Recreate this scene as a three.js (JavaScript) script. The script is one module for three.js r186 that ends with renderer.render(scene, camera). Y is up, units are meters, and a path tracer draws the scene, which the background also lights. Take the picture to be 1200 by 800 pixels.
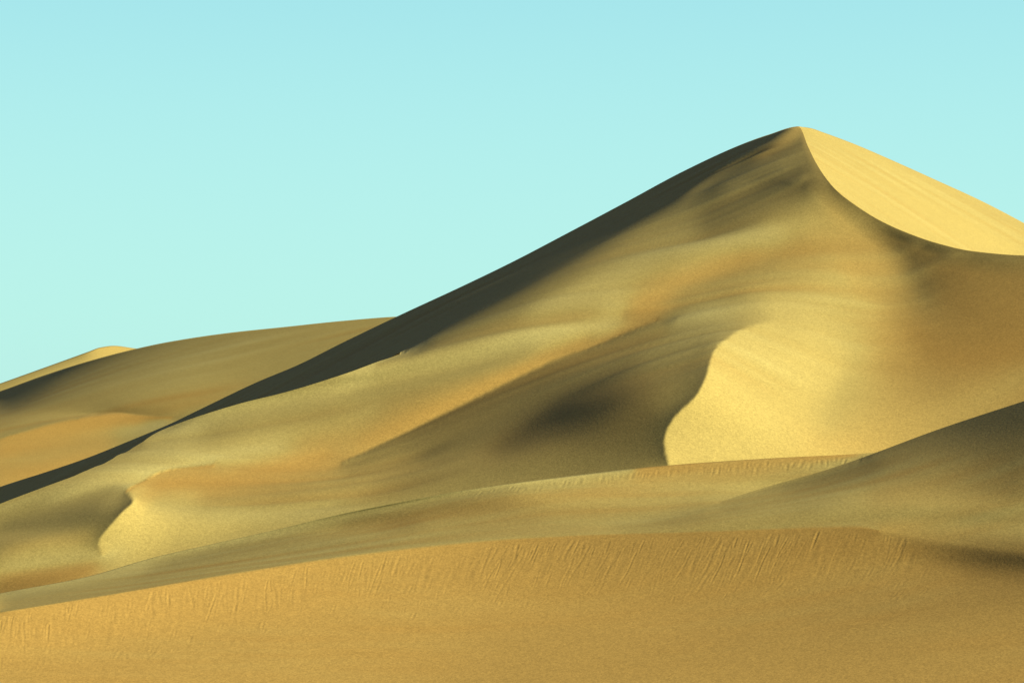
// A field of sand dunes under a low sun from the right, seen through a short telephoto lens.
import * as THREE from 'three';
import { ImprovedNoise } from 'three/addons/math/ImprovedNoise.js';

// ------------------------------------------------------------------ camera, sky, sun, exposure
const scene = new THREE.Scene();
const W = 1200, H = 800;                         // the photograph's pixels, used for reading directions
const FOV = 16, F = (H / 2) / Math.tan(FOV * Math.PI / 360);
const HORIZON_ROW = 530, CAM_Y = 30;
const PITCH = Math.atan((HORIZON_ROW - H / 2) / F);
const camera = new THREE.PerspectiveCamera(FOV, W / H, 1, 30000);
camera.position.set(0, CAM_Y, 0);
camera.rotation.x = PITCH;
camera.updateMatrixWorld(true);
scene.add(camera);

const SUN_EL = 22 * Math.PI / 180, SUN_AZ = 72 * Math.PI / 180;   // azimuth from "facing the camera" towards the right
const SUN = new THREE.Vector3(Math.cos(SUN_EL) * Math.sin(SUN_AZ), Math.sin(SUN_EL), Math.cos(SUN_EL) * Math.cos(SUN_AZ));
const EXPOSURE = 3.8;

const sky = (() => {                             // clear air: pale turquoise at the horizon, deepening evenly upwards
  const w = 512, h = 256, d = new Float32Array(w * h * 4);
  const hor = [0.50, 0.90, 0.775], zen = [0.15, 0.105, 0.38], fall = [13.5, 20.5, 20];
  for (let j = 0; j < h; j++) {
    const e = Math.max(((j + 0.5) / h - 0.5) * 180, 0);
    for (let i = 0; i < w; i++) {
      for (let c = 0; c < 3; c++) d[(j * w + i) * 4 + c] = (zen[c] + (hor[c] + (c === 2 ? 0.013 * e : 0) - zen[c]) / (1 + Math.pow(e / fall[c], 2.8))) / EXPOSURE;
      d[(j * w + i) * 4 + 3] = 1;
    }
  }
  const t = new THREE.DataTexture(d, w, h, THREE.RGBAFormat, THREE.FloatType);
  t.mapping = THREE.EquirectangularReflectionMapping; t.magFilter = THREE.LinearFilter; t.minFilter = THREE.LinearFilter;
  t.colorSpace = THREE.LinearSRGBColorSpace; t.needsUpdate = true;
  return t;
})();
scene.background = sky; scene.environment = sky;

const sun = new THREE.DirectionalLight(new THREE.Color().setRGB(1, 0.98, 0.70), 5);
sun.position.copy(SUN).multiplyScalar(600).add(new THREE.Vector3(0, 30, -300));
sun.target.position.set(0, 30, -300);
sun.castShadow = true; sun.shadow.mapSize.set(4096, 4096);
Object.assign(sun.shadow.camera, { left: -400, right: 400, top: 300, bottom: -300, near: 1, far: 1600 });
scene.add(sun, sun.target);

const renderer = new THREE.WebGLRenderer({ antialias: true });
renderer.setSize(1024, 682);
renderer.toneMapping = THREE.LinearToneMapping; renderer.toneMappingExposure = EXPOSURE;
renderer.shadowMap.enabled = true; renderer.shadowMap.type = THREE.PCFSoftShadowMap;

// ------------------------------------------------------------------ helpers
let seed = 7;
const rnd = () => { seed = (seed * 1664525 + 1013904223) >>> 0; return seed / 4294967296; };
const noise = new ImprovedNoise();
const N3 = (x, y, z) => noise.noise(x, y, z);
const clamp = (x, a, b) => Math.min(b, Math.max(a, x));
const smooth = (a, b, x) => { const t = clamp((x - a) / (b - a), 0, 1); return t * t * (3 - 2 * t); };
// monotone curve through [u, v, u, v, ...], continued straight at both ends
function curve(...p) {
  const n = p.length / 2, x = [], y = [], m = [], s = [];
  for (let i = 0; i < n; i++) { x.push(p[2 * i]); y.push(p[2 * i + 1]); }
  for (let i = 0; i < n - 1; i++) s.push((y[i + 1] - y[i]) / (x[i + 1] - x[i]));
  for (let i = 0; i < n; i++) m.push(i === 0 ? s[0] : i === n - 1 ? s[n - 2] : s[i - 1] * s[i] <= 0 ? 0 : 2 * s[i - 1] * s[i] / (s[i - 1] + s[i]));
  return u => {
    if (u <= x[0]) return y[0] + m[0] * (u - x[0]);
    if (u >= x[n - 1]) return y[n - 1] + m[n - 1] * (u - x[n - 1]);
    let i = 0; while (u > x[i + 1]) i++;
    const h = x[i + 1] - x[i], t = (u - x[i]) / h, t2 = t * t, t3 = t2 * t;
    return (2 * t3 - 3 * t2 + 1) * y[i] + (t3 - 2 * t2 + t) * h * m[i] + (3 * t2 - 2 * t3) * y[i + 1] + (t3 - t2) * h * m[i + 1];
  };
}
const inCam = v => { const c = Math.cos(PITCH), s = Math.sin(PITCH); return [v[0], v[1] * c + v[2] * s, v[2] * c - v[1] * s]; };   // world direction -> camera axes (x right, y up, z back)
const SC = inCam([SUN.x, SUN.y, SUN.z]);

// ------------------------------------------------------------------ dune surfaces
// Each dune is a sheet of sand between its crest and its hidden foot. Contour strokes say how the slope turns
// to the sun (lit = cosine to the sun x 100), how steep it is (degrees) and how much loose orange slip-face
// sand lies there (0..1); the sheet whose slopes agree with all strokes is then solved for in metres.
const K = (lit, steep, loose, ...p) => ({ lit, steep, loose, p });
function sheet({ u0, u1, du, blocks, slit = -1, gap = () => 0, grip = () => 1, strokes, boost = 0, soften = 36, name }) {
  // blocks: [top line, bottom line, rows]; after block number `slit` the sheet is doubled: where the two rows do not meet, the part above runs on behind the part below
  const N = Math.round((u1 - u0) / du) + 1; let M = 1; blocks.forEach(b => M += b[2]); if (slit >= 0) M++;
  let J = M - 1; if (slit >= 0) { J = 0; for (let b = 0; b <= slit; b++) J += blocks[b][2]; }
  const NM = N * M, U = new Float64Array(N), V = new Float64Array(NM), X = new Float64Array(N), Y = new Float64Array(NM), meet = new Uint8Array(N), weld = new Uint8Array(N);
  for (let i = 0; i < N; i++) {
    U[i] = u0 + i * du; X[i] = (U[i] - W / 2) / F; let j = 0;
    blocks.forEach(([a, b, n], k) => { const va = a(U[i]), vb = b(U[i]), last = k === slit || k === blocks.length - 1; for (let t = 0; t < n + (last ? 1 : 0); t++, j++) V[j * N + i] = va + (vb - va) * t / n; });
    if (slit >= 0 && Math.abs(V[J * N + i] - V[(J + 1) * N + i]) < 0.02) { weld[i] = 1; meet[i] = gap(U[i]) > 0 ? 0 : 1; }
    for (j = 0; j < M; j++) Y[j * N + i] = (H / 2 - V[j * N + i]) / F;
  }
  const findJ = (i, v) => { let a = 0, b = M - 1; if (slit >= 0) { if (v < V[(J + 1) * N + i]) b = J; else a = J + 1; } while (b - a > 1) { const m = (a + b) >> 1; if (V[m * N + i] <= v) a = m; else b = m; } return Math.abs(v - V[a * N + i]) < Math.abs(V[b * N + i] - v) ? a : b; };
  const levels = []; for (let st = 16; st >= 1; st >>= 1) if (!((N - 1) % st) && !(J % st) && !((slit >= 0 ? M - 2 - J : 0) % st)) { const rows = []; for (let j = 0; j <= J; j += st) rows.push(j); const JL = rows.length - 1; for (let j = J + 1; j < M; j += st) rows.push(j); levels.push({ st, rows, JL, n: (N - 1) / st + 1, m: rows.length }); }
  const raise = (a, p, l) => { const o = new Float64Array(l.n * l.m); for (let j = 0; j < l.m; j++) { const top = j <= l.JL, off = top ? 0 : p.JL + 1, h = top ? p.JL + 1 : p.m - p.JL - 1, hf = top ? l.JL : l.m - l.JL - 2, jj = (top ? j : j - l.JL - 1) / Math.max(1, hf) * (h - 1); for (let i = 0; i < l.n; i++) o[j * l.n + i] = bil(a, p.n, h, i * (p.n - 1) / (l.n - 1), jj, off * p.n); } return o; };
  // strokes -> fields, by diffusion from coarse to fine
  const ch = [0, 1, 2].map(() => new Float64Array(NM)), cnt = new Float64Array(NM), edge = new Float32Array(NM).fill(1e3);
  for (const s of strokes) {
    const n = s.p.length / 2, at = k => clamp(k, 0, n - 1);
    const L = k => { const x = Array.isArray(s.lit) ? s.lit[at(k)] : s.lit; const y = x > 12 && x < 62 ? x + boost * (x - 30) * (1 - smooth(48, 62, x)) : x; return y < 14 ? 1.6 * y - 8.4 : y; };   // dark strokes lean a little further from the sun, as the solution rounds them off
    for (let k = 0; k < Math.max(1, n - 1); k++) {
      const P = d => [s.p[2 * at(k + d)], s.p[2 * at(k + d) + 1]], [a, b, c, e] = [P(-1), P(0), P(1), P(2)];
      const len = Math.ceil(Math.hypot(c[0] - b[0], c[1] - b[1]) / (du * 0.4)) + 1;
      for (let q = 0; q <= len; q++) {
        const t = q / len, cr = m => 0.5 * (2 * b[m] + (c[m] - a[m]) * t + (2 * a[m] - 5 * b[m] + 4 * c[m] - e[m]) * t * t + (3 * b[m] - a[m] - 3 * c[m] + e[m]) * t * t * t);
        const u = cr(0), v = cr(1), i = Math.round((u - u0) / du); if (i < 0 || i >= N) continue;
        const j = findJ(i, v), q2 = j * N + i; if (Math.abs(V[q2] - v) > 8) continue;
        ch[0][q2] += (L(k) + (L(k + 1) - L(k)) * t) / 100; ch[1][q2] += s.steep; ch[2][q2] += s.loose; cnt[q2]++;
        if (s.sharp) for (let dj = -8; dj <= 8; dj++) for (let di = -8; di <= 8; di++) {
          const ii = i + di, jj = j + dj; if (ii < 0 || jj < 0 || ii >= N || jj >= M) continue;
          const r = Math.hypot(U[ii] - u, V[jj * N + ii] - v); if (r < edge[jj * N + ii]) edge[jj * N + ii] = r;
        }
      }
    }
  }
  for (let q = 0; q < NM; q++) if (cnt[q]) { for (const c of ch) c[q] /= cnt[q]; cnt[q] = 1; }
  let f = null, prev = null;
  const seam = (a, c, l) => { for (let i = 0; i < l.n; i++) if (meet[i * l.st]) { const q = l.JL * l.n + i, p = q + l.n; const v = c && c[q] && !c[p] ? a[q] : c && c[p] && !c[q] ? a[p] : (a[q] + a[p]) / 2; a[q] = a[p] = v; } };
  for (const l of levels) {
    const { st, rows, JL, n, m } = l, g = ch.map(() => new Float64Array(n * m)), c = new Float64Array(n * m), wy = new Float64Array(n * m);
    const near = j => { let b = j <= J ? Math.round(j / st) : JL + 1 + Math.round((j - J - 1) / st); return Math.min(b, m - 1); };
    for (let j = 0; j < M; j++) for (let i = 0; i < N; i++) if (cnt[j * N + i]) { const q = near(j) * n + Math.round(i / st); c[q]++; g.forEach((a, k) => a[q] += ch[k][j * N + i]); }
    const pr = f ? f.map(a => raise(a, prev, l)) : null;
    for (let j = 0; j < m; j++) for (let i = 0; i < n; i++) {
      const q = j * n + i; if (c[q]) { g.forEach(a => a[q] /= c[q]); c[q] = 1; } else g.forEach((a, k) => { a[q] = pr ? pr[k][q] : [0.3, 24, 0][k]; });
      const j2 = (j === JL || j === m - 1) ? j - 1 : j, d = V[rows[j2 + 1] * N + i * st] - V[rows[j2] * N + i * st];
      wy[q] = Math.pow(du * st / Math.max(d, 0.25 * st), 2);
    }
    if (slit >= 0) for (let i = 0; i < n; i++) if (meet[i * st]) { const q = JL * n + i; if (c[q + n] && !c[q]) { c[q] = 1; for (const a of g) a[q] = a[q + n]; } }
    const sweeps = st === 16 ? 400 : st >= 4 ? 120 : 50;
    for (let it = 0; it < sweeps; it++) {
      for (let j = 0; j < m; j++) for (let i = 0; i < n; i++) {
        const q = j * n + i, one = slit >= 0 && meet[i * st]; if (one && j === JL + 1) { for (const a of g) a[q] = a[q - n]; continue; }
        if (c[q]) continue;
        const y = wy[q], l1 = i ? q - 1 : q + 1, r = i < n - 1 ? q + 1 : q - 1, t = j && j !== JL + 1 ? q - n : q + n, b = j < m - 1 && j !== JL ? q + n : j === JL && one ? q + 2 * n : q - n, z = 1 / (2 + 2 * y);
        for (const a of g) a[q] += 1.6 * ((a[l1] + a[r] + y * (a[t] + a[b])) * z - a[q]);
      }
    }
    f = g; prev = l;
  }
  for (let it = 0; it < soften; it++) for (const a of f) {                     // round the joins between strokes, but not the sharp crests
    for (let j = 1; j < M - 1; j++) for (let i = 1; i < N - 1; i++) {
      const q = j * N + i, k = clamp((edge[q] - 2) / 14, 0, 1), cut = slit >= 0 && (j === J || j === J + 1), dv = cut ? 1 : (V[q + N] - V[q - N]) / 2, y = cut ? 0 : Math.min(1, du * du / (dv * dv));
      a[q] += 0.2 * k * (a[q - 1] + a[q + 1] - 2 * a[q] + y * (a[q - N] + a[q + N] - 2 * a[q]));
    }
    if (slit >= 0) seam(a, null, prev);
  }
  const [LIT, STEEP, LOOSE] = f;
  // slopes -> depth (rho = ln of the depth in metres)
  let rho = null, rms = 0; prev = null;
  const UPC = [0, Math.cos(PITCH), -Math.sin(PITCH)];
  for (const l of levels) {
    const { st, rows, JL, n, m } = l, id = (i, j) => rows[j] * N + i * st;
    const R = rho ? raise(rho, prev, l) : new Float64Array(n * m);
    const D = new Float64Array(n * m), A1 = new Float64Array(n * m), A2 = new Float64Array(n * m), A3 = new Float64Array(n * m), B = new Float64Array(n * m);
    const outer = st >= 8 ? 20 : st >= 4 ? 16 : st >= 2 ? 12 : 10;
    for (let o = 0; o < outer; o++) {
      D.fill(1e-12); A1.fill(0); A2.fill(0); A3.fill(0); B.fill(0); let se = 0, sc = 0;
      const beta = (o === 0 && !rho) ? 1 : 0.2;
      const cn = n - 1, cm = m - 1, T = [0, 1, 2].map(() => new Float64Array(cn * cm));
      for (let j = 0; j < cm; j++) if (slit < 0 || j !== JL) for (let i = 0; i < cn; i++) {         // normals of the sheet as it stands, evened out between neighbours
        const q = j * n + i, Q = id(i, j), Qb = id(i + 1, j), Qc = id(i, j + 1), Qd = id(i + 1, j + 1), hx = X[(i + 1) * st] - X[i * st];
        const gy = 0.5 * ((R[q + n] - R[q]) / (Y[Qc] - Y[Q]) + (R[q + n + 1] - R[q + 1]) / (Y[Qd] - Y[Qb]));
        const gx = 0.5 * ((R[q + 1] - R[q] - gy * (Y[Qb] - Y[Q])) + (R[q + n + 1] - R[q + n] - gy * (Y[Qd] - Y[Qc]))) / hx;
        const x = X[i * st], y = Y[Q], n3 = 1 + x * gx + y * gy, ln = Math.hypot(gx, gy, n3), k = j * cn + i;
        T[0][k] = gx / ln; T[1][k] = gy / ln; T[2][k] = n3 / ln;
      }
      for (let pass = 0; pass < 2; pass++) for (const a of T) {
        for (let j = 0; j < cm; j++) for (let i = 1; i < cn - 1; i++) { const k = j * cn + i, e = clamp((edge[id(i, j)] - 4) / 10, 0, 1) * 0.25; a[k] += e * (a[k - 1] + a[k + 1] - 2 * a[k]); }
        for (let j = 1; j < cm - 1; j++) if (slit < 0 || Math.abs(j - JL) > 1) for (let i = 0; i < cn; i++) { const k = j * cn + i, e = clamp((edge[id(i, j)] - 4) / 10, 0, 1) * 0.25; a[k] += e * (a[k - cn] + a[k + cn] - 2 * a[k]); }
      }
      for (let j = 0; j < cm; j++) if (slit < 0 || j !== JL) for (let i = 0; i < cn; i++) for (let tri = 0; tri < 2; tri++) {
        const ia = tri ? i + 1 : i, ja = tri ? j + 1 : j, ib = tri ? i : i + 1, jb = tri ? j + 1 : j, ic = tri ? i + 1 : i, jc = tri ? j : j + 1;
        const qa = ja * n + ia, qb = jb * n + ib, qc = jc * n + ic, Qa = id(ia, ja), Qb = id(ib, jb), Qc = id(ic, jc);
        const xa = X[ia * st], xb = X[ib * st], xc = X[ic * st], ya = Y[Qa], yb = Y[Qb], yc = Y[Qc];
        const det = (xb - xa) * (yc - ya) - (xc - xa) * (yb - ya), area = Math.abs(det) / 2; if (area < 1e-14) continue;
        const bx = (yc - ya) / det, by = -(xc - xa) / det, cx = -(yb - ya) / det, cy = (xb - xa) / det, ax = -bx - cx, ay = -by - cy;
        const x = (xa + xb + xc) / 3, y = (ya + yb + yc) / 3, I = clamp((LIT[Qa] + LIT[Qb] + LIT[Qc]) / 3, -0.08, 0.95);
        const th = (STEEP[Qa] + STEEP[Qb] + STEEP[Qc]) / 3 * Math.PI / 180;
        const cs = clamp((I - Math.cos(th) * SUN.y) / (Math.sin(th) * Math.cos(SUN_EL)), -1, 1), ph = clamp(SUN_AZ - Math.acos(cs), -1.35, 1.2);
        const n0 = inCam([Math.sin(th) * Math.sin(ph), Math.cos(th), Math.sin(th) * Math.cos(ph)]);
        let gx = R[qa] * ax + R[qb] * bx + R[qc] * cx, gy = R[qa] * ay + R[qb] * by + R[qc] * cy;
        let n1 = gx, n2 = gy, n3 = 1 + x * gx + y * gy, ln = Math.hypot(n1, n2, n3);
        if (beta < 1) { const e = (n1 * SC[0] + n2 * SC[1] + n3 * SC[2]) / ln - I; se += e * e; sc++; }
        const kc = j * cn + i;
        n1 = T[0][kc] * (1 - beta) + n0[0] * beta; n2 = T[1][kc] * (1 - beta) + n0[1] * beta; n3 = T[2][kc] * (1 - beta) + n0[2] * beta;
        const dp = n1 * SC[0] + n2 * SC[1] + n3 * SC[2]; n1 -= dp * SC[0]; n2 -= dp * SC[1]; n3 -= dp * SC[2];
        ln = Math.sqrt(1 - I * I) / (Math.hypot(n1, n2, n3) + 1e-9); n1 = n1 * ln + I * SC[0]; n2 = n2 * ln + I * SC[1]; n3 = n3 * ln + I * SC[2];
        const cu = n1 * UPC[0] + n2 * UPC[1] + n3 * UPC[2];
        if (cu < 0.77) { const hx = n1 - cu * UPC[0], hy = n2 - cu * UPC[1], hz = n3 - cu * UPC[2], hl = Math.hypot(hx, hy, hz), c2 = 0.77 - (0.77 - cu) * 0.2, s2 = Math.sqrt(1 - c2 * c2) / hl; n1 = UPC[0] * c2 + hx * s2; n2 = UPC[1] * c2 + hy * s2; n3 = UPC[2] * c2 + hz * s2; }   // sand does not stand steeper
        const den = Math.max(n3 - x * n1 - y * n2, 0.07), k = 1 / den; gx = n1 * k; gy = n2 * k;
        // weigh errors that change the light more than those that do not
        const nn = 1 + x * gx + y * gy, q2 = gx * gx + gy * gy + nn * nn, ns = gx * SC[0] + gy * SC[1] + nn * SC[2];
        let dx = SC[0] + x * SC[2] - ns * (gx + x * nn) / q2, dy = SC[1] + y * SC[2] - ns * (gy + y * nn) / q2; const dl = Math.hypot(dx, dy) + 1e-9; dx /= dl; dy /= dl;
        const w = area * den * den * Math.pow(0.4 / (Math.max(I, 0) + 0.12), 1.5), e0 = 0.05, wxx = w * (e0 + (1 - e0) * dx * dx), wxy = w * (1 - e0) * dx * dy, wyy = w * (e0 + (1 - e0) * dy * dy);
        const tx = wxx * gx + wxy * gy, ty = wxy * gx + wyy * gy;
        B[qa] += tx * ax + ty * ay; B[qb] += tx * bx + ty * by; B[qc] += tx * cx + ty * cy;
        const ex = wxx * ax + wxy * ay, ey = wxy * ax + wyy * ay, fx = wxx * bx + wxy * by, fy = wxy * bx + wyy * by, hx2 = wxx * cx + wxy * cy, hy2 = wxy * cx + wyy * cy;
        D[qa] += ex * ax + ey * ay; D[qb] += fx * bx + fy * by; D[qc] += hx2 * cx + hy2 * cy;
        // neighbours: A1 = right, A2 = below, A3 = below-left
        A1[tri ? qb : qa] += ex * bx + ey * by; A2[tri ? qc : qa] += ex * cx + ey * cy; A3[tri ? qc : qb] += fx * cx + fy * cy;
      }
      if (slit >= 0) for (let i = 0; i < n; i++) if (weld[i * st]) { const q = JL * n + i, k = (3 * grip(U[i * st]) + 0.001) * (D[q] + D[q + n]), d = gap(U[i * st]); D[q] += k; D[q + n] += k; A2[q] -= k; B[q] += k * d; B[q + n] -= k * d; }   // the two halves are one surface where they meet
      const sweeps = st >= 8 ? 150 : st >= 4 ? 80 : 40;
      for (let it = 0; it < sweeps; it++) for (let j = 0; j < m; j++) for (let i = 0; i < n; i++) {
        const q = j * n + i; let s = B[q];
        if (i < n - 1) s -= A1[q] * R[q + 1];
        if (i) s -= A1[q - 1] * R[q - 1];
        if (j < m - 1) s -= A2[q] * R[q + n];
        if (j) s -= A2[q - n] * R[q - n];
        if (j < m - 1 && i) s -= A3[q] * R[q + n - 1];
        if (j && i < n - 1) s -= A3[q - n + 1] * R[q - n + 1];
        R[q] += 1.5 * (s / D[q] - R[q]);
      }
      rms = Math.sqrt(se / Math.max(1, sc));
    }
    rho = R; prev = l;
  }
  if (slit >= 0) {
    seam(rho, null, prev);
    for (let i = 0; i < N; i++) if (!weld[i]) for (let j = 0; j <= J; j++) {   // what runs on behind the nearer part must lie behind it
      const v = V[j * N + i]; if (v <= V[(J + 1) * N + i]) continue;
      rho[j * N + i] = Math.max(rho[j * N + i], rho[findJ(i, v) * N + i] + 0.0003 + 0.0004 * (v - V[(J + 1) * N + i]));
    }
  }
  const S = { name, N, M, J, slit, meet, weld, U, V, X, Y, u0, du, rho, LIT, STEEP, LOOSE, findJ };
  S.at = (u, v) => { const i0 = Math.round(clamp((u - u0) / du, 0, N - 1)); return rho[findJ(i0, v) * N + i0]; };
  S.shift = d => { for (let q = 0; q < NM; q++) rho[q] += d; return S; };
  return S;
}
function bil(a, n, m, x, y, off = 0) {
  const i = Math.min(n - 2, Math.floor(x)), j = Math.max(0, Math.min(m - 2, Math.floor(y))), s = x - i, t = y - j, q = off + j * n + i;
  return (a[q] * (1 - s) + a[q + 1] * s) * (1 - t) + (a[q + n] * (1 - s) + a[q + n + 1] * s) * t;
}
const sharp = s => (s.sharp = true, s);
// a sharp crest or crease: A is the side above it (for a line running right) or left of it (for a line running up)
function crease([litA, steepA, looseA], [litB, steepB, looseB], p, gap = 2) {
  const n = p.length / 2, off = sgn => { const o = []; for (let i = 0; i < n; i++) { const a = Math.max(0, i - 1), b = Math.min(n - 1, i + 1), du = p[2 * b] - p[2 * a], dv = p[2 * b + 1] - p[2 * a + 1], l = Math.hypot(du, dv); o.push(p[2 * i] + sgn * gap * dv / l, p[2 * i + 1] - sgn * gap * du / l); } return o; };
  return [sharp(K(litA, steepA, looseA, ...off(1))), sharp(K(litB, steepB, looseB, ...off(-1)))];
}

// crest and foot lines, as seen from the camera
const crestSecond = curve(-200, 738, 0, 695, 100, 676, 180, 653, 250, 637, 330, 619, 400, 602, 470, 588, 540, 575, 640, 561, 785, 545, 900, 537, 1000, 532, 1030, 530, 1100, 527, 1200, 524, 1400, 520)
const crestFront = curve(-200, 752, 0, 718, 130, 697, 270, 673, 400, 653, 500, 641, 600, 632, 700, 627, 800, 624, 900, 620, 1000, 617, 1060, 626, 1120, 636, 1200, 646, 1400, 662);
const skylineFlank = curve(-200, 655, 0, 570, 50, 554, 100, 537, 150, 517, 185, 502.5, 200, 496, 233, 480, 300, 448, 350, 427, 400, 402, 473, 367, 540, 336, 600, 307, 667, 272, 733, 237, 800, 201, 867, 170, 900, 158, 937, 148,
  947, 170, 955, 187, 966, 205, 980, 222, 1000, 238, 1030, 257, 1060, 271, 1100, 285, 1140, 294, 1200, 299, 1300, 300, 1400, 296);
const ridgeLine = curve(-200, 678, 0, 590, 50, 571, 95, 554, 140, 533, 165, 518, 185, 506, 205, 497.5, 235, 487, 283, 473, 333, 461, 400, 440, 433, 428, 500, 400, 567, 369, 633, 340, 700, 308, 750, 275, 800, 243, 850, 217, 900, 212, 940, 222, 975, 248, 1020, 284, 1060, 302, 1100, 314, 1200, 326, 1400, 326);
const skylineMain = u => Math.min(skylineFlank(u), ridgeLine(u));
const rightLine = curve(-200, 746, 0, 707, 130, 688, 270, 656, 400, 628, 500, 615, 600, 609, 700, 612, 740, 612, 800, 602, 850, 586, 880, 576, 910, 567, 960, 553, 1000, 540, 1030, 529, 1100, 503, 1200, 470, 1400, 405);
const crestMiddle = u => Math.min(crestSecond(u), rightLine(u));
const leeEdge = curve(936, 148, 950, 150, 965, 155, 1000, 168, 1033, 182, 1100, 212, 1150, 235, 1200, 261, 1300, 318, 1400, 380);
const skylineLee = u => u < 936 ? skylineFlank(u) + 4 * smooth(936, 922, u) + 0.04 * (936 - u) : leeEdge(u);
const skylineFar = curve(-200, 520, 0, 458, 50, 440, 100, 424, 157, 409, 200, 400, 267, 390, 333, 383, 400, 376, 463, 371, 520, 369, 640, 372);
const crestFar = curve(-200, 555, 0, 514, 67, 495, 110, 487, 140, 484, 160, 486, 187, 488, 210, 488, 260, 474, 320, 446, 400, 412, 500, 398, 640, 392);
const skylineSmall = curve(-200, 520, 0, 449, 67, 425, 103, 412, 117, 407, 133, 405, 157, 408, 200, 413, 280, 430);

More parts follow.
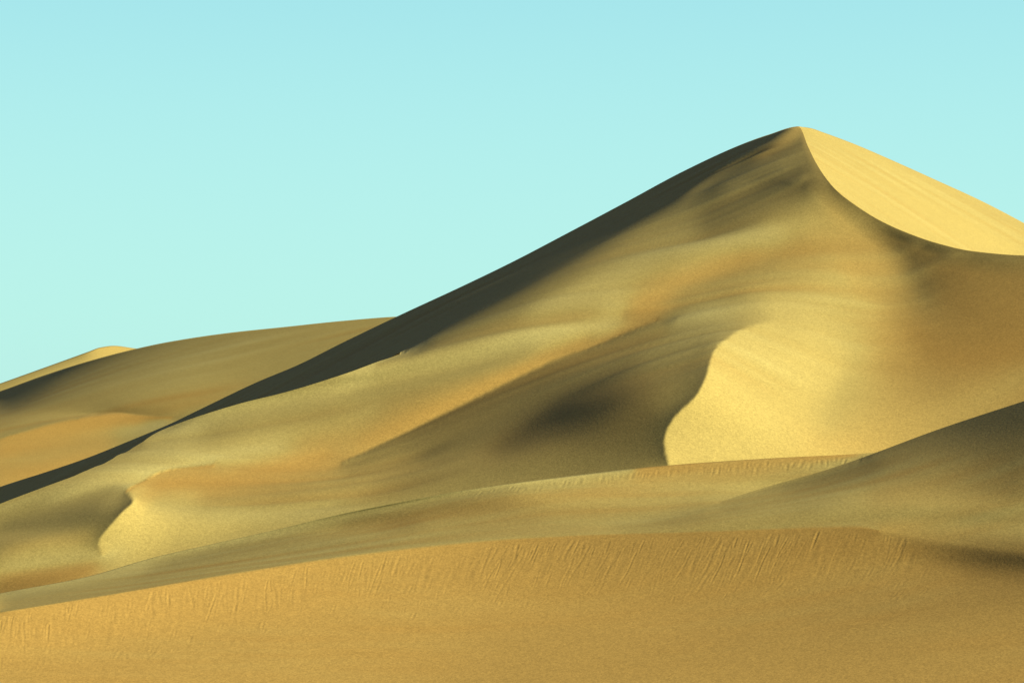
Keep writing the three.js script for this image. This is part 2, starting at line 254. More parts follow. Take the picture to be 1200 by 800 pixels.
// strokes of the main dune
const mainStrokes = [
  // steep left flank under the skyline
  K([1, 0, 0, 2, 8, 14], 25, 0, 0, 572, 50, 556, 100, 539, 150, 519, 170, 511, 190, 501.5),
  K([0, 0, 0, 3, 10], 25, 0, 0, 578, 50, 561, 90, 546, 140, 526, 170, 514), ...crease([[0, 0, 0, 2, 12], 26, 0], [[32, 31, 32, 28, 22], 20, -0.1], [0, 590, 50, 571, 95, 554, 140, 533, 165, 518], 2),
  K([34, 34, 38, 40, 38], 22, -0.4, 0, 596, 50, 578, 100, 562, 140, 548, 200, 532),
  K([2, 2, 2, 2, 2, 3, 3, 3, 4, 5, 4, 5], 24, 0, 215, 490, 300, 450, 400, 404, 473, 370, 540, 339, 600, 310, 667, 275, 733, 240, 800, 204, 850, 180, 900, 161, 925, 154),
  ...crease([[2, 2, 2, 2, 2, 2, 3, 7], 25, 0], [[22, 34, 46, 54, 54, 44, 24, 14], 20, -0.5], [195, 499, 235, 487, 283, 473, 333, 461, 400, 440, 433, 428, 467, 414, 500, 400], 1.6),
  K([2, 2, 2, 2, 3, 3, 3, 4], 24, 0, 440, 410, 500, 383, 567, 350, 633, 316, 690, 287, 740, 258, 800, 222, 850, 192),
  K([18, 18, 20, 24, 24, 20, 16], 22, 0, 480, 420, 533, 394, 600, 366, 650, 340, 700, 312, 750, 283, 790, 262),
  // pale wave along the middle
  K([32, 30, 30, 32, 34, 36], 22, 0, 440, 428, 470, 421, 533, 408, 590, 392, 650, 376, 700, 364), K([30, 28, 30, 36], 22, 0.1, 440, 452, 500, 440, 560, 427, 620, 412),
  K([66, 68, 70, 70, 66, 60, 52, 46], 22, -0.7, 400, 449, 433, 441, 467, 434, 533, 421, 583, 407, 650, 390, 700, 379, 730, 371),
  K([34, 38, 38, 34, 28], 22, -0.4, 620, 368, 667, 343, 700, 326, 750, 306, 790, 290),
  K([21, 22, 22, 24, 30], 22, 0, 405, 466, 450, 458, 500, 448, 560, 434, 620, 416),
  K([22, 22, 20, 20, 24], 22, 0, 240, 506, 300, 490, 340, 483, 380, 478, 400, 472),
  K([38, 38, 38, 38, 36], 22, -0.2, 250, 522, 300, 508, 340, 500, 400, 490, 440, 480),
  // orange slip streak and the crease below it
  K([36, 40, 42, 42, 40, 38], 28, 0.8, 420, 520, 460, 500, 510, 477, 570, 449, 630, 422, 690, 398),
  ...crease([[32, 40, 44, 44, 42, 37, 32, 28], 30, 0.8], [[22, 15, 14, 14, 15, 18, 23, 27], 24, 0.4], [400, 543, 433, 528, 500, 494, 567, 461, 633, 430, 683, 412, 733, 392, 770, 377], 2.5),
  K([38, 42, 43, 42, 38], 28, 0.8, 735, 362, 767, 347, 800, 331, 845, 313, 885, 297),
  K([22, 24, 26, 30], 24, 0.2, 790, 352, 830, 336, 870, 320, 910, 306),
  // hollow under the crease
  K([15, 15, 15, 18, 22, 28], 24, 0.3, 480, 530, 560, 492, 633, 450, 700, 424, 740, 404, 783, 386),
  K([13, 13, 13, 14, 16], 24, 0.2, 500, 532, 560, 512, 620, 478, 680, 446, 740, 424),
  K([10, 5, 3, 3, 5, 11], 25, 0.5, 575, 526, 620, 508, 655, 495, 690, 482, 725, 468, 760, 455),
  K([10, 5, 3, 6, 12], 25, 0.5, 580, 518, 620, 498, 660, 478, 710, 466, 750, 452),
  K([13, 9, 8, 10, 13], 25, 0.4, 590, 528, 640, 516, 690, 508, 730, 504, 765, 490),
  K([27, 27, 24, 19, 15], 22, 0.2, 500, 560, 570, 550, 640, 538, 710, 532, 770, 528),
  K([36, 30, 27, 24, 17, 14], 20, 0.1, 433, 584, 480, 574, 560, 560, 640, 550, 730, 541, 778, 536),
  K([24, 24, 22], 22, 0.3, 400, 562, 440, 552, 480, 546),
  K([18, 17, 17, 20], 24, 0.1, 780, 470, 800, 445, 812, 425, 825, 405),
  K([22, 22, 28], 22, 0, 760, 420, 790, 405, 815, 395),
  K([31, 35, 40], 22, -0.4, 790, 390, 820, 380, 855, 378),
  // bright slip face facing the sun, its sharp left edge and its fading right side
  ...crease([[13, 13, 13, 14, 16, 22, 32, 42, 55], 26, 0], [[85, 85, 85, 85, 85, 85, 84, 80, 66], 32, 0], [784, 546, 779, 515, 790, 490, 815, 465, 828, 440, 835, 415, 850, 400, 875, 385, 908, 377]),
  K(88, 32, 0, 820, 520, 850, 470, 880, 430, 905, 410), K(88, 32, 0, 850, 535, 900, 500, 930, 460, 945, 425),
  K([72, 74, 76, 78, 80], 32, 0, 955, 392, 975, 410, 980, 430, 972, 452, 950, 490),
  K([60, 56, 52, 56, 64], 30, 0, 985, 385, 1003, 410, 1000, 440, 985, 468, 970, 500),
  K([80, 70, 54, 43, 37, 33], 28, 0.4, 950, 530, 1000, 520, 1040, 505, 1090, 485, 1150, 465, 1200, 440),
  K([46, 52, 56, 57], 26, 0, 925, 362, 960, 350, 1000, 345, 1020, 360),
  K([43, 39, 36, 31], 26, 0.6, 1035, 385, 1040, 420, 1060, 440, 1110, 455),
  K([27, 26, 26, 25], 24, 1, 1070, 385, 1100, 415, 1150, 420, 1240, 410),
  K([46, 44, 48], 24, 0.2, 880, 350, 930, 335, 970, 320), K([28, 30, 40], 24, 0.1, 850, 362, 890, 348, 900, 340),
  // broad shoulder below the peak
  K([45, 46, 48, 54], 26, 0.4, 960, 275, 985, 300, 1000, 325, 1010, 350), K([40, 44, 44, 40], 26, 0.4, 975, 252, 1005, 278, 1028, 300, 1045, 325),
  K([12, 11, 12, 16, 20], 24, 0.3, 1012, 252, 1040, 275, 1065, 302, 1078, 330, 1088, 355),
  K([30, 18, 14, 12, 13, 14, 16, 17, 18], 26, 0.2, 955, 196, 968, 213, 982, 228, 1002, 244, 1030, 262, 1060, 276, 1100, 290, 1140, 299, 1200, 304),
  K([14, 15, 16, 17], 24, 0.5, 1055, 286, 1090, 299, 1130, 307, 1190, 311), K([16, 20, 21, 20], 24, 0.8, 1100, 318, 1140, 320, 1180, 325, 1260, 325), K([18, 20, 23, 24], 24, 0.9, 1105, 345, 1135, 352, 1170, 355, 1260, 355),
  K([38, 44, 44, 41], 24, -0.4, 800, 300, 833, 293, 870, 288, 915, 280), K([35, 34, 34], 24, 0.1, 900, 262, 935, 258, 965, 240),
  K([40, 40, 42], 24, 0.5, 880, 305, 920, 300, 955, 295), K([32, 34, 42], 24, 0.1, 900, 325, 940, 318, 975, 312),
  // streaks below the peak
  K([52, 48, 34, 22], 26, 0.6, 935, 153, 926, 163, 912, 173, 890, 184),
  K([8, 5, 5, 6, 7, 9], 26, 0, 941, 166, 933, 173, 910, 183, 885, 197, 850, 214, 815, 237),
  K([24, 22, 20, 18], 24, 0, 948, 182, 920, 195, 890, 206, 850, 224), K([10, 6, 6, 8, 9], 26, 0.2, 955, 208, 935, 212, 905, 220, 870, 233, 830, 256),
  K([15, 10, 10, 10], 24, 0, 945, 224, 915, 228, 880, 240, 820, 268), K([21, 20, 17, 14], 24, 0, 955, 238, 925, 240, 890, 252, 830, 276),
  K([4, 8, 14, 17], 24, 0, 905, 166, 880, 178, 850, 200, 810, 226),
  // the lower left: pale ridge, orange slip face, small bright face
  K([32, 50, 58, 58, 52, 44], 22, -0.6, 60, 588, 100, 573, 150, 561, 200, 547, 267, 534, 333, 520),
  ...crease([[44, 52, 50, 44], 22, -0.6], [[60, 46, 43, 42], 30, 0.7], [147, 574, 168, 562, 201, 550, 250, 543]),
  K([42, 42, 42, 41, 40], 30, 1, 180, 572, 220, 565, 270, 556, 330, 546, 385, 532), K([36, 38, 37, 32], 28, 0.8, 240, 580, 290, 570, 350, 556, 395, 545),
  K([32, 29, 29, 28], 24, 0.3, 240, 588, 300, 583, 345, 574, 400, 558), K([56, 52, 50, 46, 42], 22, -0.4, 180, 592, 220, 597, 267, 600, 333, 597, 400, 588),
  K([34, 36, 38, 40], 22, 0, 300, 590, 350, 584, 400, 576, 430, 572),
  ...crease([[34, 24, 17, 13, 13, 18], 26, 0], [[80, 82, 84, 84, 82, 76], 31, 0], [120, 650, 115, 636, 123, 623, 143, 600, 156, 587, 148, 576]),
  K([84, 84, 80], 30, 0, 168, 593, 160, 613, 146, 636), K([72, 70, 64], 27, 0, 190, 602, 188, 620, 170, 641), K([58, 54, 46, 38], 22, 0, 218, 611, 240, 622, 290, 614, 350, 603),
  K([46, 42, 38, 36], 20, 0, 190, 645, 250, 632, 330, 614, 400, 598),
  K([14, 14, 13], 24, 0, 0, 620, 60, 608, 110, 600), K([26, 24, 22, 26], 24, 0, 0, 606, 50, 596, 90, 586, 130, 576), K([22, 16, 14], 24, 0, 30, 628, 80, 618, 120, 606),
  K([40, 44, 40, 30], 24, 0.3, 10, 645, 50, 634, 85, 632, 104, 632), K([56, 58, 60, 62], 22, -0.5, 0, 668, 50, 661, 100, 654, 140, 650),
  K([32, 34, 40], 28, 0.7, 0, 674, 60, 667, 110, 660), K([20, 24, 34], 28, 1, 0, 686, 50, 676, 110, 666),
];
// strokes of the middle dune, the plateau, the right-hand dune and the front slip face
const frontStrokes = [
  K([24, 28, 38, 40, 42, 46, 50, 52, 50, 46, 42], 22, -0.7, 0, 696, 100, 677, 180, 654, 250, 638, 330, 620, 400, 603, 470, 589, 540, 576, 640, 562, 700, 556, 740, 552),
  K([22, 17, 14, 12, 11, 10, 11, 18], 22, 0.1, 180, 662, 250, 645, 330, 629, 400, 611, 440, 603, 485, 596, 540, 585, 600, 576),
  K([13, 9, 8, 10, 22, 30, 36, 40, 41, 41], 28, 0.6, 400, 619, 440, 609, 485, 600, 533, 590, 590, 584, 633, 582, 683, 572, 733, 560, 833, 545, 933, 539),
  K([18, 14, 16, 24, 32, 36, 39], 26, 0.6, 430, 614, 480, 604, 533, 596, 600, 593, 640, 590, 690, 582, 760, 568),
  K([40, 40, 40, 41, 41], 30, 0.9, 700, 562, 800, 548, 900, 541, 960, 536.5, 1004, 533),
  K([32, 32, 34, 37, 38, 39], 14, 0.2, 500, 612, 580, 607, 640, 603, 720, 590, 800, 576, 880, 562),
  K([36, 37, 38, 40, 40], 10, 0, 640, 612, 720, 598, 800, 585, 870, 570, 935, 551), K([41, 41, 41], 12, 0.1, 900, 560, 960, 545, 1000, 537),
  K([28, 32, 33, 34, 36], 10, 0.2, 420, 632, 500, 624, 580, 618, 660, 616, 710, 614),
  K([18, 20, 22, 22, 25, 28], 14, 0.1, 0, 708, 67, 696, 150, 682, 233, 662, 333, 642, 420, 630), K([18, 20, 22, 25, 28], 14, 0.1, 180, 668, 260, 650, 333, 634, 400, 622, 440, 618),
  K([20, 20, 20, 22, 26, 30, 34, 36, 38, 40, 42, 42], 12, 0.1, 0, 714, 130, 693, 270, 669, 400, 649, 500, 637, 600, 628, 700, 623, 800, 620, 860, 617, 900, 616, 960, 613, 1000, 612),
  K([30, 26, 20, 20, 18, 14], 18, 0, 720, 619, 760, 612, 800, 604, 850, 588, 880, 579, 915, 569), ...crease([[30, 34, 38, 39, 40], 14, 0], [[26, 18, 12, 8, 5], 24, 0], [830, 593, 868, 580, 910, 567, 960, 553, 1020, 533], 1.6),
  K([22, 20, 18, 14, 10, 6], 22, 0, 850, 600, 890, 588, 930, 579, 967, 567, 1000, 557, 1035, 542), K([36, 38, 40], 16, 0, 840, 610, 880, 603, 930, 603), K([28, 30, 30], 20, 0, 930, 592, 970, 585, 1010, 577),
  K([8, 6, 4, 4, 4], 26, 0.1, 1034, 531, 1100, 506, 1140, 493, 1200, 473, 1300, 442), K([13, 9, 7, 6, 6], 26, 0.2, 1050, 541, 1100, 524, 1150, 510, 1195, 500, 1300, 470),
  K([19, 15, 11, 9], 26, 0.3, 1050, 554, 1100, 540, 1150, 532, 1200, 522), K([27, 26, 23, 17, 13], 24, 0.3, 1030, 570, 1070, 562, 1110, 554, 1160, 550, 1200, 545),
  K([34, 30, 24, 16, 11], 24, 0.4, 1020, 590, 1060, 583, 1110, 578, 1160, 575, 1200, 572), K([44, 54, 62, 60, 52, 44], 16, -0.1, 960, 604, 1030, 602, 1080, 602, 1130, 605, 1200, 612, 1280, 616),
  K([42, 42, 36, 26], 18, 0.3, 1010, 612, 1060, 616, 1110, 620, 1200, 626),
  // front slip face
  ...crease([[19, 20, 20, 23, 26, 30, 34, 37, 40, 41, 42, 38], 12, 0.1], [[56, 56, 54, 50, 46, 42, 38, 33, 29, 27, 25, 24], 31, 0.9], [0, 718, 130, 697, 270, 673, 400, 653, 500, 641, 560, 635, 600, 632, 700, 627, 800, 624, 900, 620, 1000, 617, 1030, 621], 1.5),
  K([56, 57, 54, 49, 44, 37, 31, 28, 27, 23], 31, 0.9, 0, 745, 100, 733, 233, 700, 367, 676, 450, 668, 567, 660, 700, 652, 833, 645, 960, 640, 1040, 645),
  K([51, 52, 50, 47, 41, 36, 32, 29, 28], 30, 0.9, 0, 765, 120, 748, 260, 722, 400, 705, 520, 698, 640, 698, 740, 700, 830, 690, 930, 672),
  K([46, 45, 46, 45, 42, 39, 36, 33, 30, 28, 27], 22, 0.8, 0, 785, 150, 765, 300, 740, 400, 728, 500, 720, 620, 716, 720, 718, 820, 720, 920, 712, 1000, 695, 1060, 680),
  K([46, 45, 46, 43, 38, 37, 34, 31, 30], 14, 0.8, 0, 830, 200, 800, 360, 790, 480, 780, 600, 768, 720, 770, 840, 765, 1000, 745, 1200, 730), K([44, 44, 40, 38, 36, 34, 33], 12, 0.8, 0, 900, 300, 860, 500, 830, 700, 810, 850, 790, 1000, 785, 1200, 775),
  K([18, 10, 5, 3, 3], 24, 1, 1050, 632, 1083, 636, 1130, 642, 1183, 648, 1280, 655), K([24, 12, 7, 5, 5], 24, 1, 1040, 645, 1083, 645, 1130, 652, 1183, 657, 1280, 665),
  K([26, 22, 17, 16], 20, 0.9, 1060, 662, 1110, 668, 1160, 675, 1240, 680), K([28, 26, 25, 25], 18, 0.8, 1000, 700, 1080, 692, 1167, 694, 1260, 695),
];
const farStrokes = [
  K([0, 4, 10, 17, 21, 24, 27, 28], 24, 0, 0, 461, 50, 443, 100, 428, 157, 413, 200, 404, 267, 394, 400, 380, 463, 375),
  K([0, 2, 8, 16, 21, 24, 27], 24, 0, 0, 468, 33, 453, 100, 438, 200, 425, 300, 410, 400, 395, 463, 390), K([6, 10, 17, 24, 28, 26], 22, 0, 0, 482, 40, 474, 90, 466, 160, 452, 230, 443, 310, 425),
  K([22, 18, 20, 26, 30, 28], 22, 0.2, 0, 494, 50, 482, 100, 473, 165, 470, 230, 455, 280, 450), K([30, 30, 26, 17, 14, 20, 28], 22, 0.2, 0, 503, 30, 494, 70, 487, 110, 480, 140, 478, 180, 480, 215, 480),
  ...crease([[28, 28, 26, 16, 12, 14, 22], 22, 0.2], [[45, 46, 47, 48, 48, 47, 44], 30, 0.9], [0, 514, 67, 495, 90, 491, 110, 487, 140, 484, 165, 487, 200, 488], 1.5), K([44, 45, 47, 47], 30, 0.9, 0, 532, 60, 514, 120, 502, 165, 494),
  K([44, 44, 45], 30, 0.9, 0, 542, 60, 526, 125, 509), K([24, 22, 24, 30], 20, -0.6, 0, 547, 67, 530, 133, 512, 193, 494), K([45, 45, 44], 30, 0.9, 0, 553, 67, 536, 133, 518), K([45, 45], 30, 0.9, 0, 566, 100, 533),
];
const smallStrokes = [K([28, 28, 30], 22, 0, 0, 453, 67, 429, 100, 416), K([40, 60, 60], 26, 0, 0, 458, 50, 440, 95, 424), K([70, 72, 70], 30, 0.2, 112, 413, 130, 409, 155, 411), K([68, 68], 30, 0.2, 110, 424, 150, 424)];
const leeStrokes = [K([80, 80, 81, 82, 82], 32, 0, 945, 153, 965, 158, 1033, 186, 1100, 216, 1200, 266), K([84, 84, 85, 85, 85], 32, 0, 958, 185, 1000, 225, 1060, 258, 1120, 280, 1200, 290), K([83, 84, 85, 85], 32, 0, 965, 170, 1030, 210, 1100, 245, 1200, 280)];

const front = sheet({ name: 'front', u0: -200, u1: 1400, du: 2, blocks: [[crestSecond, u => rightLine(u) < crestSecond(u) + 4 ? crestSecond(u) + 8 : rightLine(u), 32], [rightLine, crestFront, 32], [crestFront, u => crestFront(u) + 112, 80], [u => crestFront(u) + 112, u => 1000, 48]], slit: 0, gap: u => 0.008 * smooth(845, 960, u), grip: u => 1 - smooth(850, 930, u), strokes: frontStrokes, boost: 0.1 });
front.shift(Math.log(130) - front.at(600, 632));
const main = sheet({ name: 'main', u0: -200, u1: 1400, du: 2, blocks: [[skylineFlank, u => Math.max(ridgeLine(u), skylineFlank(u)) + 10 * (1 - smooth(420, 470, u)), 48], [ridgeLine, u => crestMiddle(u) + 60, 176]], slit: 0, grip: u => smooth(470, 600, u), strokes: mainStrokes, boost: 0.24, soften: 22 });
const lift = (back, frontSheet, line, a, b, gap) => { let m = -9; for (let u = a; u <= b; u += 4) m = Math.max(m, frontSheet.at(u, line(u)) - back.at(u, line(u))); return back.shift(m + gap); };
lift(main, front, crestMiddle, -196, 1396, 0.03);
const lee = sheet({ name: 'lee', u0: 872, u1: 1400, du: 2, blocks: [[skylineLee, u => skylineMain(u) + (u < 936 ? 3 + 0.4 * (936 - u) : 3 + 27 * smooth(955, 1010, u)) + 4 * smooth(936, 922, u), 64]], strokes: leeStrokes, });
lift(lee, main, skylineMain, 938, 1396, 0.008);
for (let i = 0; i < lee.N; i++) for (let j = 0; j < lee.M; j++) { const q = j * lee.N + i, v = lee.V[q], c = skylineMain(lee.U[i]); if (v > c || lee.U[i] < 938) lee.rho[q] = Math.max(lee.rho[q], main.at(lee.U[i], v) + 0.004 + Math.min(0.03, 0.004 * (v - c))); }
const far = sheet({ name: 'far', u0: -200, u1: 600, du: 2, blocks: [[skylineFar, crestFar, 48], [crestFar, u => Math.max(skylineMain(u), crestFar(u)) + 50, 48]], strokes: farStrokes });
lift(far, main, skylineMain, -196, 470, 0.12);
const small = sheet({ name: 'small', u0: -200, u1: 248, du: 2, blocks: [[skylineSmall, u => skylineFar(u) + 40, 32]], strokes: smallStrokes });
lift(small, far, skylineFar, -196, 200, 0.2);

// ------------------------------------------------------------------ sand
function grainTexture(size, tile, tint, amount, octaves, s0) {            // mottled sand, repeating every `tile` metres
  const d = new Uint8Array(size * size * 4), f = new Float32Array(size * size);
  seed = s0; let tot = 0;
  for (const [cells, amp] of octaves) {
    const g = new Float32Array(cells * cells); for (let i = 0; i < g.length; i++) g[i] = rnd() * 2 - 1;
    tot += amp * amp * 0.2;
    for (let y = 0; y < size; y++) for (let x = 0; x < size; x++) {
      const u = x / size * cells, v = y / size * cells, i = Math.floor(u), j = Math.floor(v), s = u - i, t = v - j, a = s * s * (3 - 2 * s), b = t * t * (3 - 2 * t), i1 = (i + 1) % cells, j1 = (j + 1) % cells;
      f[y * size + x] += amp * ((g[j * cells + i] * (1 - a) + g[j * cells + i1] * a) * (1 - b) + (g[j1 * cells + i] * (1 - a) + g[j1 * cells + i1] * a) * b);
    }
  }
  const k = 1 / Math.sqrt(tot);
  for (let q = 0; q < f.length; q++) { const v = clamp(f[q] * k, -2.5, 2.5) * amount; for (let c = 0; c < 3; c++) d[q * 4 + c] = clamp(255 * (tint[c] + v), 0, 255); d[q * 4 + 3] = 255; }
  const t = new THREE.DataTexture(d, size, size); t.wrapS = t.wrapT = THREE.RepeatWrapping; t.magFilter = THREE.LinearFilter; t.minFilter = THREE.LinearMipmapLinearFilter; t.generateMipmaps = true; t.needsUpdate = true;
  return t;
}
const TILE = 24;
const grainMap = grainTexture(1024, TILE, [0.86, 0.86, 0.86], 0.038, [[1024, 1], [512, 1], [256, 0.8], [128, 0.25], [21, 0.15]], 11);
grainMap.colorSpace = THREE.SRGBColorSpace;
const grainBump = grainTexture(1024, TILE, [0.5, 0.5, 0.5], 0.16, [[1024, 0.4], [512, 0.8], [256, 1], [128, 0.5]], 23);
const sand = new THREE.MeshPhysicalMaterial({ color: 0xffffff, vertexColors: true, roughness: 1, metalness: 0, specularIntensity: 0.05, map: grainMap, bumpMap: grainBump, bumpScale: 0.004 });

const worldAt = (x, y, r) => { const z = Math.exp(r), c = Math.cos(PITCH), s = Math.sin(PITCH); return [x * z, CAM_Y + (y * c + s) * z, -(c - y * s) * z]; };
function finer(S) {                                                       // twice as many columns, on a smooth curve through the old ones
  const N = S.N * 2 - 1, { M } = S, up = a => { const o = new Float64Array(N * M), n = S.N; for (let j = 0; j < M; j++) for (let i = 0; i < N; i++) { const k = i >> 1, A = t => a[j * n + clamp(t, 0, n - 1)]; o[j * N + i] = i & 1 ? (9 * (A(k) + A(k + 1)) - A(k - 1) - A(k + 2)) / 16 : A(k); } return o; };
  const X = new Float64Array(N), U = new Float64Array(N); for (let i = 0; i < N; i++) { U[i] = S.u0 + i * S.du / 2; X[i] = (U[i] - W / 2) / F; }
  return { ...S, N, du: S.du / 2, U, X, V: up(S.V), Y: up(S.Y), rho: up(S.rho), LOOSE: up(S.LOOSE) };
}
// sand slides: grooves with raised banks that run down the fall line from a crest
function slides(S, P, spots) {
  const { N, M } = S, groove = new Float32Array(N * M), bank = new Float32Array(N * M);
  const V3 = (i, j) => { const q = (clamp(Math.round(j), 0, M - 1) * N + clamp(Math.round(i), 0, N - 1)) * 3; return [P[q], P[q + 1], P[q + 2]]; };
  for (const [u, v, length, width, depth, drift] of spots) {
    let i = (u - S.u0) / S.du, i0 = Math.round(i); if (i0 < 2 || i0 > N - 3) continue;
    let j = 0; while (j < M - 2 && S.V[j * N + i0] < v) j++;
    const low = S.slit >= 0 && j > S.J ? S.J + 1 : 0, high = S.slit >= 0 && j <= S.J ? S.J : M - 1;
    const step = width * 0.45, n = Math.ceil(length / step); let wob = rnd() * 10;
    for (let k = 0; k < n; k++) {
      const a = V3(i - 1, j), b = V3(i + 1, j), c = V3(i, j - 1), d = V3(i, j + 1), pi = [0, 1, 2].map(t => (b[t] - a[t]) / 2), pj = [0, 1, 2].map(t => (d[t] - c[t]) / 2);
      const E = pi[0] ** 2 + pi[1] ** 2 + pi[2] ** 2, Fm = pi[0] * pj[0] + pi[1] * pj[1] + pi[2] * pj[2], G = pj[0] ** 2 + pj[1] ** 2 + pj[2] ** 2, det = E * G - Fm * Fm; if (det < 1e-12) break;
      let di = (-G * pi[1] + Fm * pj[1]) / det, dj = (Fm * pi[1] - E * pj[1]) / det; const l = Math.sqrt(E * di * di + 2 * Fm * di * dj + G * dj * dj) + 1e-9;
      di *= step / l; dj *= step / l; di += (drift + 0.25 * N3(wob, k * step * 0.6, 3)) * step / Math.sqrt(E); i += di; j += dj;
      if (i < 3 || j < low + 1 || i > N - 4 || j > high - 2) break;
      const t = k / n, env = smooth(0, 0.12, t) * (1 - smooth(0.55, 1, t)) * (0.75 + 0.5 * N3(k * 0.15, wob, 1)), c0 = V3(i, j), fi = i, fj = j;
      const ri = Math.ceil(width * 3 / Math.sqrt(E)), rj = Math.ceil(width * 3 / Math.sqrt(G));
      for (let jj = Math.max(low, Math.round(j) - rj); jj <= Math.min(high, Math.round(j) + rj); jj++) for (let ii = Math.max(0, Math.round(i) - ri); ii <= Math.min(N - 1, Math.round(i) + ri); ii++) {
        const x = (ii - fi), y = (jj - fj), r = Math.sqrt(E * x * x + 2 * Fm * x * y + G * y * y) / width, q = jj * N + ii;
        const g = depth * env * Math.exp(-r * r), h = 0.55 * depth * env * Math.exp(-((r - 1.7) ** 2) / 0.4);
        if (g > groove[q]) groove[q] = g; if (h > bank[q]) bank[q] = h;
      }
    }
  }
  for (let q = 0; q < N * M; q++) P[q * 3 + 1] += bank[q] * (1 - Math.min(1, groove[q] * 40)) - groove[q];
}
// wind streaks: long low ribs that run along the wind (x), with patches where they fade
const ribs = (x, y, z, s) => { const w = 0.8 * N3(x / (34 * s), y / (16 * s), z / (14 * s)), zz = z / s + w * 2; return (0.6 * N3(x / (26 * s), 3.1, zz / 3.4) + 0.4 * N3(x / (14 * s), 7.7, zz / 1.5) + 0.15 * N3(x / (15 * s), 1.3, zz / 1.1)) * smooth(-0.35, 0.3, N3(x / (22 * s), y / (9 * s), z / (16 * s) + 5)); };

function duneMeshes(S0, { dense = false, back = 45, ribbing = 0.1, scale = 1, fine = null, close = () => 1, spots = [], split = [], parent = null }) {
  const S = dense ? finer(S0) : S0, { N, M, X, Y, rho, LOOSE } = S, BK = 10, total = M + BK;
  const core = new Float32Array(N * M * 3), pos = new Float32Array(N * total * 3), col = new Float32Array(N * total * 3), uv = new Float32Array(N * total * 2);
  for (let q = 0; q < N * M; q++) { const p = worldAt(X[q % N], Y[q], rho[q]); core.set(p, q * 3); }
  if (spots.length) slides(S, core, spots);
  for (let j = 0; j < total; j++) for (let i = 0; i < N; i++) {
    const k = j * N + i, q = k * 3, Q = Math.max(0, j - BK) * N + i, p = [core[Q * 3], core[Q * 3 + 1], core[Q * 3 + 2]], o = clamp(LOOSE[Q], -1, 1);
    const rib = ribs(p[0], p[1], p[2], scale) * smooth(fine ? fine(S.U[i]) * 0.1 : 0, fine ? fine(S.U[i]) : 14, S.V[Q] - S.V[i]), firm = 1 - 0.85 * Math.max(0, o);
    p[1] += ribbing * scale * rib * firm;
    if (j < BK) { const d = back * Math.pow((BK - j) / BK, 1.5), l = Math.hypot(p[0], p[2]); p[0] += p[0] / l * d; p[2] += p[2] / l * d; p[1] += (p[1] - CAM_Y) / l * d - 0.1 * d - 0.4 * d * d / (d + 8); }
    pos.set(p, q); uv[k * 2] = p[0] / TILE; uv[k * 2 + 1] = (-p[2] * 0.8 + p[1] * 1.2) / TILE;
    // pale coarse sand gathers on the ribs and wind-blown edges, fine orange sand lies loose on the slip faces
    const m = (1 + 0.16 * rib * firm + 0.03 * N3(p[0] / 9, p[1] / 5, p[2] / 12)) * 1.42, oo = clamp(o - 0.9 * rib * firm, -1, 1), w = Math.max(0, oo), pale = Math.max(0, -oo);
    col[q] = (0.177 + 0.013 * w) * m * (1 + 0.06 * pale); col[q + 1] = (0.1305 - 0.021 * w) * m * (1 + 0.17 * pale); col[q + 2] = (0.041 - 0.0135 * w) * m * (1 + 0.4 * pale);
  }
  const both = a => i => dense ? a[i >> 1] && a[(i + 1) >> 1] : a[i], meet = both(S.meet), weld = both(S.weld);
  const open = (j, i) => S.slit >= 0 && j - BK === S.J && !(weld(i) && weld(Math.min(N - 1, i + 1)) && close(S.U[i]) < 1);   // where the slit narrows, a thin strip bridges it
  const idx = []; for (let j = 0; j < total - 1; j++) for (let i = 0; i < N - 1; i++) { if (S.slit >= 0 && j - BK === S.J) continue; const a = j * N + i, b = a + 1, c = a + N, d = c + 1; idx.push(a, c, b, b, c, d); }
  const g = new THREE.BufferGeometry(); g.setAttribute('position', new THREE.BufferAttribute(pos, 3)); g.setIndex(idx); g.computeVertexNormals();
  const nor = g.attributes.normal.array, out = [];
  if (S.slit >= 0) for (let i = 0; i < N; i++) if (meet(i)) {
    const a = ((S.J + BK) * N + i) * 3, b = a + N * 3, k = close(S.U[i]) / 2;
    for (const arr of [nor, pos]) for (let t = 0; t < 3; t++) { const d = (arr[b + t] - arr[a + t]) * k; arr[a + t] += d; arr[b + t] -= d; }
    for (const q of [a, b]) { const l = Math.hypot(nor[q], nor[q + 1], nor[q + 2]); for (let t = 0; t < 3; t++) nor[q + t] /= l; }
  }
  split.forEach(([name, label, inside]) => {                              // one mesh per dune, cut along crests and hollows
    const map = new Int32Array(N * total).fill(-1), P = [], C = [], T = [], Nn = [], I = [];
    const add = k => { if (map[k] < 0) { map[k] = P.length / 3; for (let t = 0; t < 3; t++) { P.push(pos[k * 3 + t]); C.push(col[k * 3 + t]); Nn.push(nor[k * 3 + t]); } T.push(uv[k * 2], uv[k * 2 + 1]); } return map[k]; };
    for (let j = 0; j < total - 1; j++) for (let i = 0; i < N - 1; i++) {
      if (open(j, i)) continue;
      const jj = Math.max(0, j - BK), Q = jj * N + i; if (!inside(S.U[i] + S.du / 2, (S.V[Q] + S.V[Q + N]) / 2, jj)) continue;
      const a = add(j * N + i), b = add(j * N + i + 1), c = add(j * N + N + i), d = add(j * N + N + i + 1); I.push(a, c, b, b, c, d);
    }
    const h = new THREE.BufferGeometry(), at = (n, a, s) => h.setAttribute(n, new THREE.Float32BufferAttribute(a, s));
    at('position', P, 3); at('normal', Nn, 3); at('color', C, 3); at('uv', T, 2); h.setIndex(I);
    const o = new THREE.Mesh(h, sand); o.name = name; o.castShadow = o.receiveShadow = true;
    if (parent) parent.add(o); else { o.userData = { label, category: 'dune', kind: 'structure' }; scene.add(o); }
    out.push(o);
  });
  return out;
}

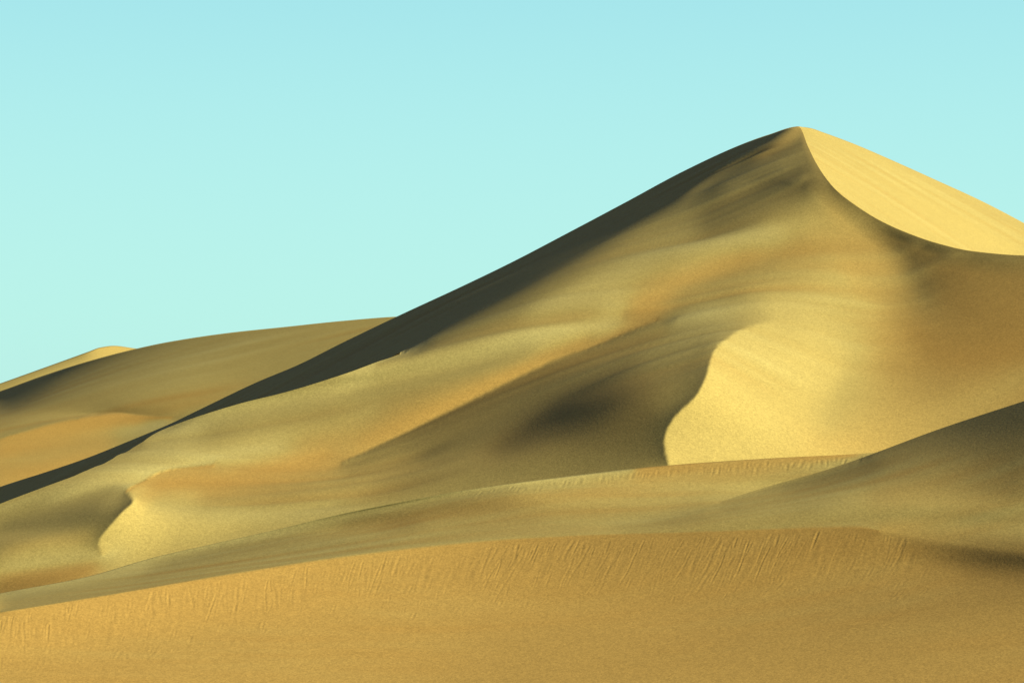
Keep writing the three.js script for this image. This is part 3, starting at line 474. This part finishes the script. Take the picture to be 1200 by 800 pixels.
// slides on the front slip face: they come in clusters along the crest
seed = 99;
const frontSlides = [];
for (let c = 0; c < 75; c++) {
  const u = -150 + 1240 * rnd(), n = 3 + Math.floor(rnd() * 6), spread = 6 + 22 * rnd(), reach = (1.4 + 3.4 * rnd()) * (u > 480 ? 1.15 : 0.8);
  for (let k = 0; k < n; k++) { const uu = u + (rnd() - 0.5) * 2 * spread; if (uu < 1085) frontSlides.push([uu, crestFront(uu) + 2 + 26 * rnd() * rnd(), reach * (0.4 + 0.8 * rnd()), 0.05 + 0.06 * rnd() * rnd(), 0.006 + 0.02 * rnd() * rnd(), -0.02 - 0.2 * rnd()]); }
}
for (let k = 0; k < 420; k++) { const u = -150 + 1240 * rnd(); frontSlides.push([u, crestFront(u) + 4 + 70 * rnd(), 0.3 + 1.2 * rnd(), 0.045 + 0.05 * rnd(), 0.003 + 0.008 * rnd(), -0.2 * rnd()]); }
for (let k = 0; k < 60; k++) { const u = -150 + 1240 * rnd(); frontSlides.push([u, crestFront(u) + 4 + 20 * rnd(), 2 + 2 * rnd(), 0.13 + 0.1 * rnd(), 0.006 + 0.008 * rnd(), -0.05 - 0.15 * rnd()]); }
for (let k = 0; k < 90; k++) { const u = 560 + 470 * rnd(); frontSlides.push([u, crestMiddle(u) + 2 + 5 * rnd(), 0.5 + 0.9 * rnd(), 0.07 + 0.05 * rnd(), 0.006 + 0.014 * rnd(), -0.1 * rnd()]); }

duneMeshes(front, { close: u => 1 - smooth(843, 850, u), dense: true, ribbing: 0.05, scale: 0.5, spots: frontSlides, split: [
  ['front_dune', 'low front dune with avalanche streaks on its orange slip face', (u, v, j) => j >= 65],
  ['middle_dune', 'low dune with a thin pale crest below the tall dune', (u, v, j) => j < 65 && !(j > 32 && u > 820)],
  ['right_dune', 'smooth dune with a dark rising edge in front of the bright hollow', (u, v, j) => j > 32 && j < 65 && u > 820],
] });
const tall = new THREE.Group(); tall.name = 'tall_dune'; tall.userData = { label: 'tall dune with a dark left flank rising to a sharp peak', category: 'dune', kind: 'structure' }; scene.add(tall);
duneMeshes(main, { close: u => smooth(468, 570, u), fine: u => 14 + 80 * Math.exp(-(((u - 950) / 36) ** 2)), dense: true, ribbing: 0.42, scale: 1, parent: tall, split: [['windward_slope', '', () => true]] });
duneMeshes(lee, { ribbing: 0.0, scale: 1, parent: tall, split: [['lee_slope', '', () => true]] });
duneMeshes(far, { ribbing: 0.1, scale: 1.4, split: [['far_dune', 'long brown dune on the skyline behind the dark flank of the tall dune', () => true]] });
duneMeshes(small, { ribbing: 0, scale: 1.4, split: [['small_dune', 'small bright sand peak showing over the long brown dune', () => true]] });

// the desert floor under and beyond the dunes
const floor = (() => {
  const g = new THREE.PlaneGeometry(24000, 24000, 160, 160); g.rotateX(-Math.PI / 2);
  const p = g.attributes.position, c = new Float32Array(p.count * 3), t = g.attributes.uv;
  for (let i = 0; i < p.count; i++) { const x = p.getX(i), z = p.getZ(i); p.setY(i, 4 + 3 * N3(x / 700, 0, z / 500)); c.set([0.20, 0.140, 0.046], i * 3); t.setXY(i, x / TILE, z / TILE); }
  g.setAttribute('color', new THREE.BufferAttribute(c, 3)); g.computeVertexNormals();
  const o = new THREE.Mesh(g, sand); o.name = 'desert_floor'; o.castShadow = o.receiveShadow = true; o.userData = { label: 'flat sandy desert floor under the dunes', category: 'ground', kind: 'structure' }; scene.add(o); return o;
})();

renderer.render(scene, camera);
